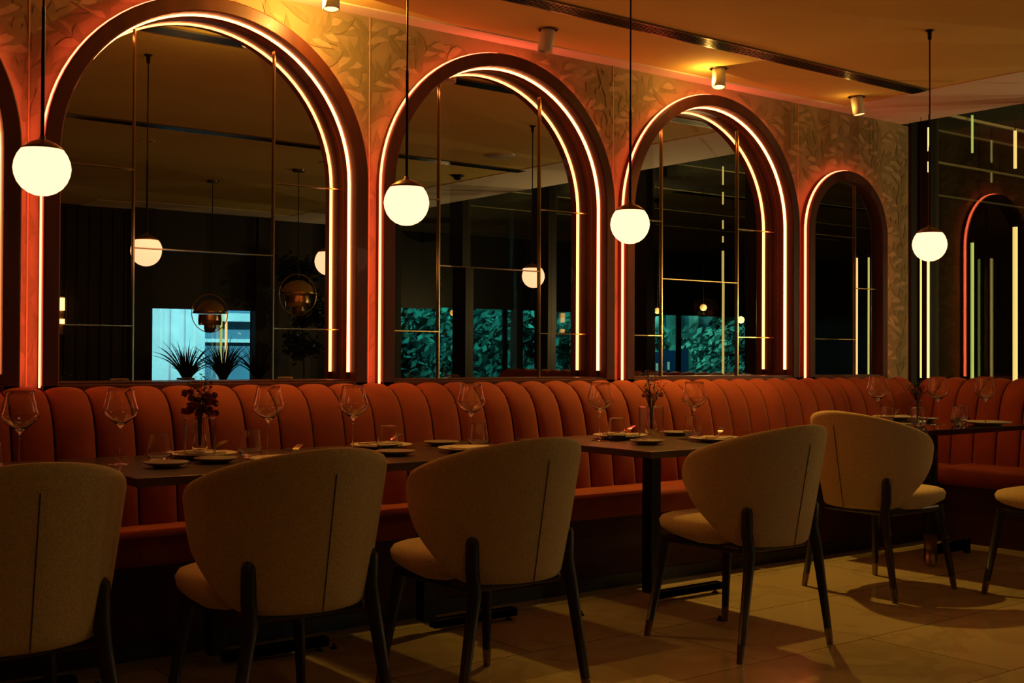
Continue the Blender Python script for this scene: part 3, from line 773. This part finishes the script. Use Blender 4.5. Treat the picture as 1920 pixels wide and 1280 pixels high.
# table with the flower vase
wine((1.412, 4.06, z), 'tall wine glass standing alone at the left corner of the vase table', 'wine glass', GW)
wine((1.975, 4.09, z), 'tall wine glass right of the flower vase, behind the second chair', 'wine glass', GW)
tumb((1.545, 4.05, z), 'water glass just left of the flower vase', 'water glass', GT)
tumb((1.88, 4.04, z), 'water glass right of the flower vase, beside the second chair', 'water glass', GT)
setting(TZ, 1.745, 4.155, 1.50, 3.87, .3, 'behind the left flower vase')
setting(TZ, 1.90, 3.80, 1.70, 3.93, .5, 'between the flower vase and the second chair')
vase((1.70, 4.07, z), 'clear glass vase holding a dark red bouquet on the left table', 'vase', 'clear bud vases')
fl = once(mk_flowers(4, 40, 5, 1.15)); fl((1.70, 4.07, z+.150), 'bouquet of dark red blossoms in the left vase', 'flowers', 'flowers in vases')
# table without a vase
wine((2.318, 4.06, z), 'tall wine glass before the right frame edge of the first mirror', 'wine glass', GW)
wine((2.87, 4.05, z), 'tall wine glass under the middle of the second mirror', 'wine glass', GW)
tumb((2.45, 4.02, z), 'water glass between the second chair and the dinner plate', 'water glass', GT)
tumb((2.835, 3.95, z), 'water glass in front of the wine glass under the second mirror', 'water glass', GT)
setting(TZ, 2.50, 4.15, 2.375, 3.84, .2, 'on the left side of the vaseless table')
setting(TZ, 2.70, 3.82, 2.79, 4.15, .3, 'on the right side of the vaseless table', fk=False)
# free standing table
wine((3.525, 3.985, z), 'tall wine glass left of the slim vase', 'wine glass', GW)
wine((4.03, 3.90, z), 'tall wine glass right of the slim vase', 'wine glass', GW)
tumb((3.60, 3.96, z), 'water glass between the left wine glass and the slim vase', 'water glass', GT)
tumb((3.98, 3.86, z), 'water glass right of the slim vase, in front of a wine glass', 'water glass', GT)
setting(TZ, 3.70, 4.045, 3.56, 3.72, .1, 'at the back left of the slim vase')
setting(TZ, 3.93, 3.66, 4.07, 4.06, .35, 'at the front right of the slim vase')
vase((3.755, 3.90, z), 'clear glass vase with sparse pink flowers on the free standing table', 'vase', 'clear bud vases')
fl2 = once(mk_flowers(9, 1, 3, 1.15)); fl2((3.755, 3.90, z+.150), 'loose sprigs with pink blossoms in the right vase', 'flowers', 'flowers in vases')
# corner table
z = .7375
wine((5.45, 3.92, z), 'wine glass at the left of the corner table, before the wallpaper pier', 'wine glass', GW)
wine((5.70, 3.72, z), 'wine glass in the middle of the corner table, beside the dark flowers', 'wine glass', GW)
wine((5.96, 3.60, z), 'wine glass at the right side of the corner table', 'wine glass', GW)
tumb((5.62, 3.98, z), 'water glass at the back left of the corner table', 'water glass', GT, scale=.85)
tumb((5.50, 3.70, z), 'water glass at the front left of the corner table', 'water glass', GT)
tumb((5.80, 3.66, z), 'water glass right of the dark flowers on the corner table', 'water glass', GT)
tumb((6.02, 3.78, z), 'water glass at the back right of the corner table', 'water glass', GT)
setting(.737, 5.40, 4.17, 5.34, 3.72, .4, 'at the back left of the corner table')
setting(.737, 6.00, 4.20, 5.95, 3.97, .2, 'at the back right of the corner table')
plate_b((5.93, 3.61, z), 'round stoneware dinner plate at the front right of the corner table', 'plate', GPl).location.y -= .04
vase((5.66, 3.82, z), 'clear glass vase with dark stems on the corner table', 'vase', 'clear bud vases').scale = (.6, .6, .85)
fl3 = once(mk_flowers(13, 1, 0, .8)); fl3((5.66, 3.82, z+.127), 'dark leafy sprigs in the corner table vase', 'flowers', 'flowers in vases')

# ------------------------------------------------------------------ light tubes by the window and in the annex
def led_tube(x, y, z0, z1, m, rad, label, up=()):
    t = empty('light_tube', (x, y, 0), label=label, category='light tube', group='vertical light tubes')
    bm = NB(); tube(bm, [(0, 0, z0), (0, 0, z1)], rad, 10); obj('tube', bm, m, t)
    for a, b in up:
        bm = NB(); tube(bm, [(0, 0, a), (0, 0, b)], rad*.7, 8); obj('tube_reflection', bm, m, t)  # glowing segments stand for the tube's broken reflection in the glossy ceiling
        bm = NB(); tube(bm, [(0, 0, b), (0, 0, 3.0 if x > 7 else ZC)], rad*.3, 6); obj('hanger', bm, BLACK, t)
    if .94 < z0 and not up:
        bm = NB(); tube(bm, [(0, 0, z1+.02), (0, 0, ZC)], rad*.3, 6); obj('hanger', bm, BLACK, t)
    bm = NB(); tube(bm, [(0, 0, z1), (0, 0, z1+.02)], rad*1.1, 10); tube(bm, [(0, 0, 0 if z0 < .94 else z0-.004), (0, 0, z0)], rad*.9, 8); obj('holder', bm, BLACK, t)
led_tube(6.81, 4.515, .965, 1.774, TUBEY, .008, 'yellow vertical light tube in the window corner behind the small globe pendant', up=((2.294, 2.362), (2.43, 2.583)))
led_tube(6.84, 4.59, .965, 1.774, TUBEG, .006, 'green vertical light tube in the window corner behind the yellow one')
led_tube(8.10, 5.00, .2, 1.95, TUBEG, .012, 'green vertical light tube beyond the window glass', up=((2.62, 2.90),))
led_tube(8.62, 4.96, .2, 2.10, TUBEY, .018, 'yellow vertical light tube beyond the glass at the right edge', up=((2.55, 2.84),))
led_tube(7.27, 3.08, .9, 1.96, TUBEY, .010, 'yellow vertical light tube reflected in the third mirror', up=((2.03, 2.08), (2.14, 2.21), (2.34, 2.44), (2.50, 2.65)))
led_tube(5.63, BACK+.07, .5, 1.58, TUBEY, .014, 'yellow vertical light tube reflected before the blue building')
led_tube(5.57, BACK+.07, .5, 1.58, TUBEG, .014, 'green vertical light tube reflected before the blue building')

# ------------------------------------------------------------------ things behind the camera, seen in the mirrors
def multi_pendant(x, y, zc, glow, label):
    t = empty('brass_pendant', (x, y, zc), label=label, category='pendant lamp', group='brass shade pendants')
    R = .155
    bm = NB(); lathe(bm, [(0, R), (.06, R*.92), (.11, R*.70), (.145, R*.36), (R, .03), (R-.004, .03), (.14, R*.36), (.105, R*.68), (.05, R*.88), (0, R*.95)], 32); obj('upper_shade', bm, BRASS, t, smooth=True)
    bm = NB(); lathe(bm, [(.10, .02), (.105, -.03), (.10, -.075), (.097, -.075), (.102, -.03), (.097, .02)], 32); obj('lower_shade', bm, BRASS, t, smooth=True)
    bm = NB(); lathe(bm, [(.050, -.075), (.052, -.10), (.045, -.135), (0, -.14)], 24); obj('bulb_cup', bm, BRONZE, t, smooth=True)
    bm = NB(); tube(bm, [(R*1.12*cos(a), 0, .03+R*1.12*sin(a)) for a in [pi*2*i/32 for i in range(33)]], .004, 8); obj('ring', bm, BRASS, t)
    bm = NB(); tube(bm, [(0, 0, R*1.15), (0, 0, ZC-zc)], .004, 8); obj('cord', bm, BLACK, t)
    bm = NB(); lathe(bm, [(0, -.02), (.05, -.018), (.055, 0)], 24, cz=ZC-zc); obj('ceiling_rose', bm, BRONZE, t)
    if glow:
        bm = NB(); lathe(bm, [(0, .02), (.03, .01), (.035, -.02), (.03, -.05), (0, -.06)], 20); obj('bulb', bm, mat('pendant_bulb', (1, 1, 1), emit=(14, 5.5, 1.3)), t)
multi_pendant(4.42, -.56, 1.44, True, 'brass dome pendant hanging before the blue building in the first mirror')
multi_pendant(4.70, .62, 1.58, False, 'polished brass dome pendant with ring at the right of the first mirror')
t = empty('wall_sconce', (3.80, BACK, 1.58), label='small glowing sconce on the dark panelled wall, seen in the first mirror', category='wall lamp')
bm = NB(); box(bm, -.03, .03, .02, .035, -.28, .12, bevel=.003); obj('back_plate', bm, BRONZE, t)
bm = NB(); tube(bm, [(0, .07, -.03), (0, .07, .10)], .028, 16); obj('lamp_shade', bm, mat('sconce_glass', (1, 1, 1), emit=(9, 3.6, .9)), t)
bm = NB(); tube(bm, [(0, .07, -.17), (0, .07, -.12)], .028, 16); obj('lamp_shade', bm, bpy.data.materials['sconce_glass'], t)

def spiky(seed, n, H, label, loc):
    R = random.Random(seed); t = empty('potted_plant', loc, label=label, category='plant', group='plants on the back window sill')
    bm = NB(); lathe(bm, [(0, 0), (.12, 0), (.15, .30), (.14, .30), (.11, .02), (0, .02)], 24); obj('pot', bm, BLACK, t, smooth=True)
    bm = NB()
    for k in range(n):
        a = R.random()*2*pi; L = H*(.6+.5*R.random()); sp = R.uniform(.1, .75)
        pts = [Vector((.02*cos(a), .02*sin(a), .28))]; el = pi/2 - sp*.5
        for i in range(7):
            pts.append(pts[-1]+Vector((cos(a)*cos(el), sin(a)*cos(el), sin(el)))*L/7); el -= sp*.28
        tube(bm, pts, [.008, .0085, .008, .007, .006, .005, .003, .001], 4)
    obj('fronds', bm, STEMG, t)
bm = NB(); box(bm, 4.80, 6.05, -2.75, -2.40, 0, .50, bevel=.01); obj('planter_bench', bm, BLACKWOOD, label='low black planter bench under the back window', category='planter')
spiky(1, 70, .48, 'spiky plant in front of the blue building, nearest the pillar', (5.02, -2.57, .50))
spiky(2, 80, .5, 'spiky plant right of the first spiky plant by the blue building', (5.44, -2.57, .50))
spiky(3, 60, .45, 'spiky plant beside the tall dark tree', (5.86, -2.57, .50))
def tree(x, y, H, R0, zc, n, seed, label, m=FOLIAGE, grp='trees along the street', tr=.09, leafs=.09):
    R = random.Random(seed); t = empty('tree', (x, y, 0), label=label, category='tree', group=grp)
    bm = NB(); tube(bm, [(0, 0, 0), (.03, .02, H*.4), (-.02, 0, H*.85)], [tr, tr*.7, tr*.3], 10); obj('trunk', bm, TRUNK, t, smooth=True)
    bm = NB(); cl = [(Vector((R.uniform(-.9, .9)*R0, R.uniform(-.7, .7)*R0, zc+R.uniform(-.45, .75)*(H-zc))), R.uniform(.35, .6)*R0) for _ in range(14)]
    for k in range(n):
        c, r = cl[k % 14]; p = c + Vector((R.gauss(0, .5), R.gauss(0, .5), R.gauss(0, .45)))*r*1.2
        if p.z < .15: p.z = .15+R.random()*.3
        u = Vector((R.gauss(0, 1), R.gauss(0, 1), R.gauss(0, 1))).normalized(); s1 = u.orthogonal().normalized(); s2 = u.cross(s1); L = leafs*R.uniform(.6, 1.3)
        bm.faces.new([bm.verts.new(p+v) for v in (-s1*L, s2*L*.5, s1*L, -s2*L*.5)])
    obj('crown', bm, m, t)
tree(6.28, -2.35, 2.3, .20, 1.5, 2600, 21, 'tall dark indoor tree at the right of the first mirror', m=STEMG, grp='indoor trees', tr=.02, leafs=.035)

# ------------------------------------------------------------------ street outside
bm = NB(); box(bm, -5, 40, -30, -3.25, -.25, -.12); obj('ground', bm, GROUND, kind='structure')
ti = 0
for i, (x, y) in enumerate([(10.7, -7.3), (13.3, -7.3), (15.9, -7.3), (19.35, -7.8), (21.9, -7.9)]):
    tree(x, y, 3.4, .72, 1.30, 3600, 40+i, ['leafy teal street tree at the left of the second mirror',
         'leafy teal street tree in the middle pane of the second mirror', 'leafy teal street tree at the right of the second mirror',
         'leafy teal street tree in front of the pale window frames in the third mirror',
         'leafy teal street tree right of the yellow tube in the third mirror'][i], leafs=.10)
b = empty('building', (0, 0, 0), label='pale building lit blue behind the spiky plants in the first mirror', category='building', group='buildings across the street')
bm = NB(); box(bm, 4.5, 7.95, -9.6, -9.0, -.2, 5); obj('wall', bm, FACADE, b)
for x in (7.35, 7.6): 
    bm = NB(); box(bm, x, x+.05, -9.0, -8.96, -.2, 5); obj('pilaster', bm, FACADE, b)
bm = NB(); box(bm, 7.95, 11.5, -9.9, -9.6, -.2, 5); obj('side_wing', bm, FACADED, b)
bm = NB(); box(bm, 7.95, 11.5, -9.6, -9.35, 1.66, 1.80); obj('ledge', bm, FACADE, b)
bm = NB(); box(bm, 7.95, 11.5, -9.6, -9.5, 1.30, 1.36); obj('ledge', bm, FACADE, b)
b = empty('building', (0, 0, 0), label='building with white window frames behind the navy sign in the third mirror', category='building', group='buildings across the street')
bm = NB(); box(bm, 16.8, 23, -10.6, -10.2, -.2, 5); obj('wall', bm, FACADED, b)
for x in (19.25, 19.75, 20.5, 21.4): 
    bm = NB(); box(bm, x, x+.16, -10.2, -10.05, -.2, 4); obj('window_frame', bm, FACADE, b)
bm = NB(); box(bm, 19.2, 21.5, -10.2, -10.06, 1.5, 1.62); obj('window_frame', bm, FACADE, b)
bm = NB(); box(bm, 11.7, 16.6, -10.7, -10.5, -.2, 4); obj('boundary_wall', bm, FACADED, label='blue grey wall behind the street trees', category='wall')
R_ = random.Random(77); bm = NB()
for k in range(15000):
    p = Vector((R_.uniform(11.75, 16.4), R_.uniform(-9.9, -9.4)+.25*sin(k), R_.uniform(-.1, 2.5))); u = Vector((R_.gauss(0, 1), R_.gauss(0, 1)+.6, R_.gauss(0, 1))).normalized(); s1 = u.orthogonal().normalized(); s2 = u.cross(s1); L = R_.uniform(.06, .13)
    bm.faces.new([bm.verts.new(p+v) for v in (-s1*L, s2*L*.5, s1*L, -s2*L*.5)])
obj('hedge', bm, FOLIAGE, label='tall leafy hedge behind the street trees in the second mirror', category='hedge')
t = empty('street_sign', (13.5, -4.8, 0), label='navy sign board with white lettering in the street, seen in the third mirror', category='sign')
bm = NB(); box(bm, 0, 1.35, 0, .08, .35, 1.18); obj('sign_board', bm, SIGNB, t)
bm = NB()
for x, w_ in ((.30, .16), (.58, .05), (.86, .05)): box(bm, x, x+w_, .081, .09, .85, .985, bevel=.003)
obj('lettering', bm, SIGNW, t)
bm = NB(); box(bm, .1, .16, .02, .06, -.12, .35); box(bm, 1.2, 1.26, .02, .06, -.12, .35); obj('post', bm, BLACK, t)
def dusk_fill_lamp(x, y, aim, e, label, col=(.25, .85, 1.0), size=1.9):  # unseen lamps added in place of dusk skylight on trees and buildings
    t = empty('dusk_fill_lamp', (x, y, -.12), label=label, category='fill lamp', group='dusk fill lamps added outside')
    bm = NB(); tube(bm, [(0, 0, 0), (0, 0, 4.6)], [.05, .035], 10); obj('post', bm, BLACK, t)
    bm = NB(); box(bm, -.12, .12, -.25, .1, 4.6, 4.68, bevel=.01); obj('lamp_head', bm, BLACK, t)
    light('dusk_fill_light', 'SPOT', (x, y-.12, 4.45), e, col, parent=t, aim=aim, spot_size=size, spot_blend=.6, shadow_soft_size=.15)
dusk_fill_lamp(6.6, -4.2, (7.4, -9.2, .9), 7000, 'unseen added lamp lighting the pale building', col=(.42, .66, 1.0), size=1.3)
dusk_fill_lamp(10.4, -4.1, (11.2, -8.2, 1.2), 6000, 'unseen added lamp lighting the left trees', col=(.10, .72, 1.0))
dusk_fill_lamp(14.0, -4.1, (14.2, -8.2, 1.2), 7000, 'unseen added lamp lighting the middle trees', col=(.10, .72, 1.0))
dusk_fill_lamp(17.5, -4.4, (19.6, -9.5, 1.3), 12000, 'unseen added lamp lighting the building with white frames', col=(.22, .8, 1.0))
# small warm lamps hanging in the annex
for i, (x, y, zz, r) in enumerate([(8.30, -2.35, 1.61, .04), (8.30, 1.26, 1.55, .032), (8.30, 1.88, 1.555, .034), (8.30, 2.35, 1.43, .034)]):
    t = empty('hanging_lantern', (x, y, zz), label=['small amber lantern reflected at the left edge of the second mirror', 'small amber lantern reflected beside the pillar in the third mirror',
        'small amber lantern reflected above the street trees in the third mirror', 'small pale lantern reflected right of the yellow tube in the third mirror'][i], category='lantern', group='hanging lanterns in the annex')
    bm = NB(); lathe(bm, [(0, -r), (r*.7, -r*.7), (r, 0), (r*.7, r*.7), (0, r)], 20); obj('lamp_shade', bm, mat('amber_glow', (1, 1, 1), emit=(2.6, 1.0, .12)) if i == 0 else (bpy.data.materials['amber_glow'] if i < 3 else mat('pale_glow', (1, 1, 1), emit=(4, 3.6, 2))), t, smooth=True)
    bm = NB(); tube(bm, [(0, 0, r), (0, 0, 3.16-zz)], .004, 6); obj('cord', bm, BLACK, t)
    light('lantern_light', 'POINT', (x, y, zz-r-.03), 55, (1, .56, .30), parent=t, shadow_soft_size=0)
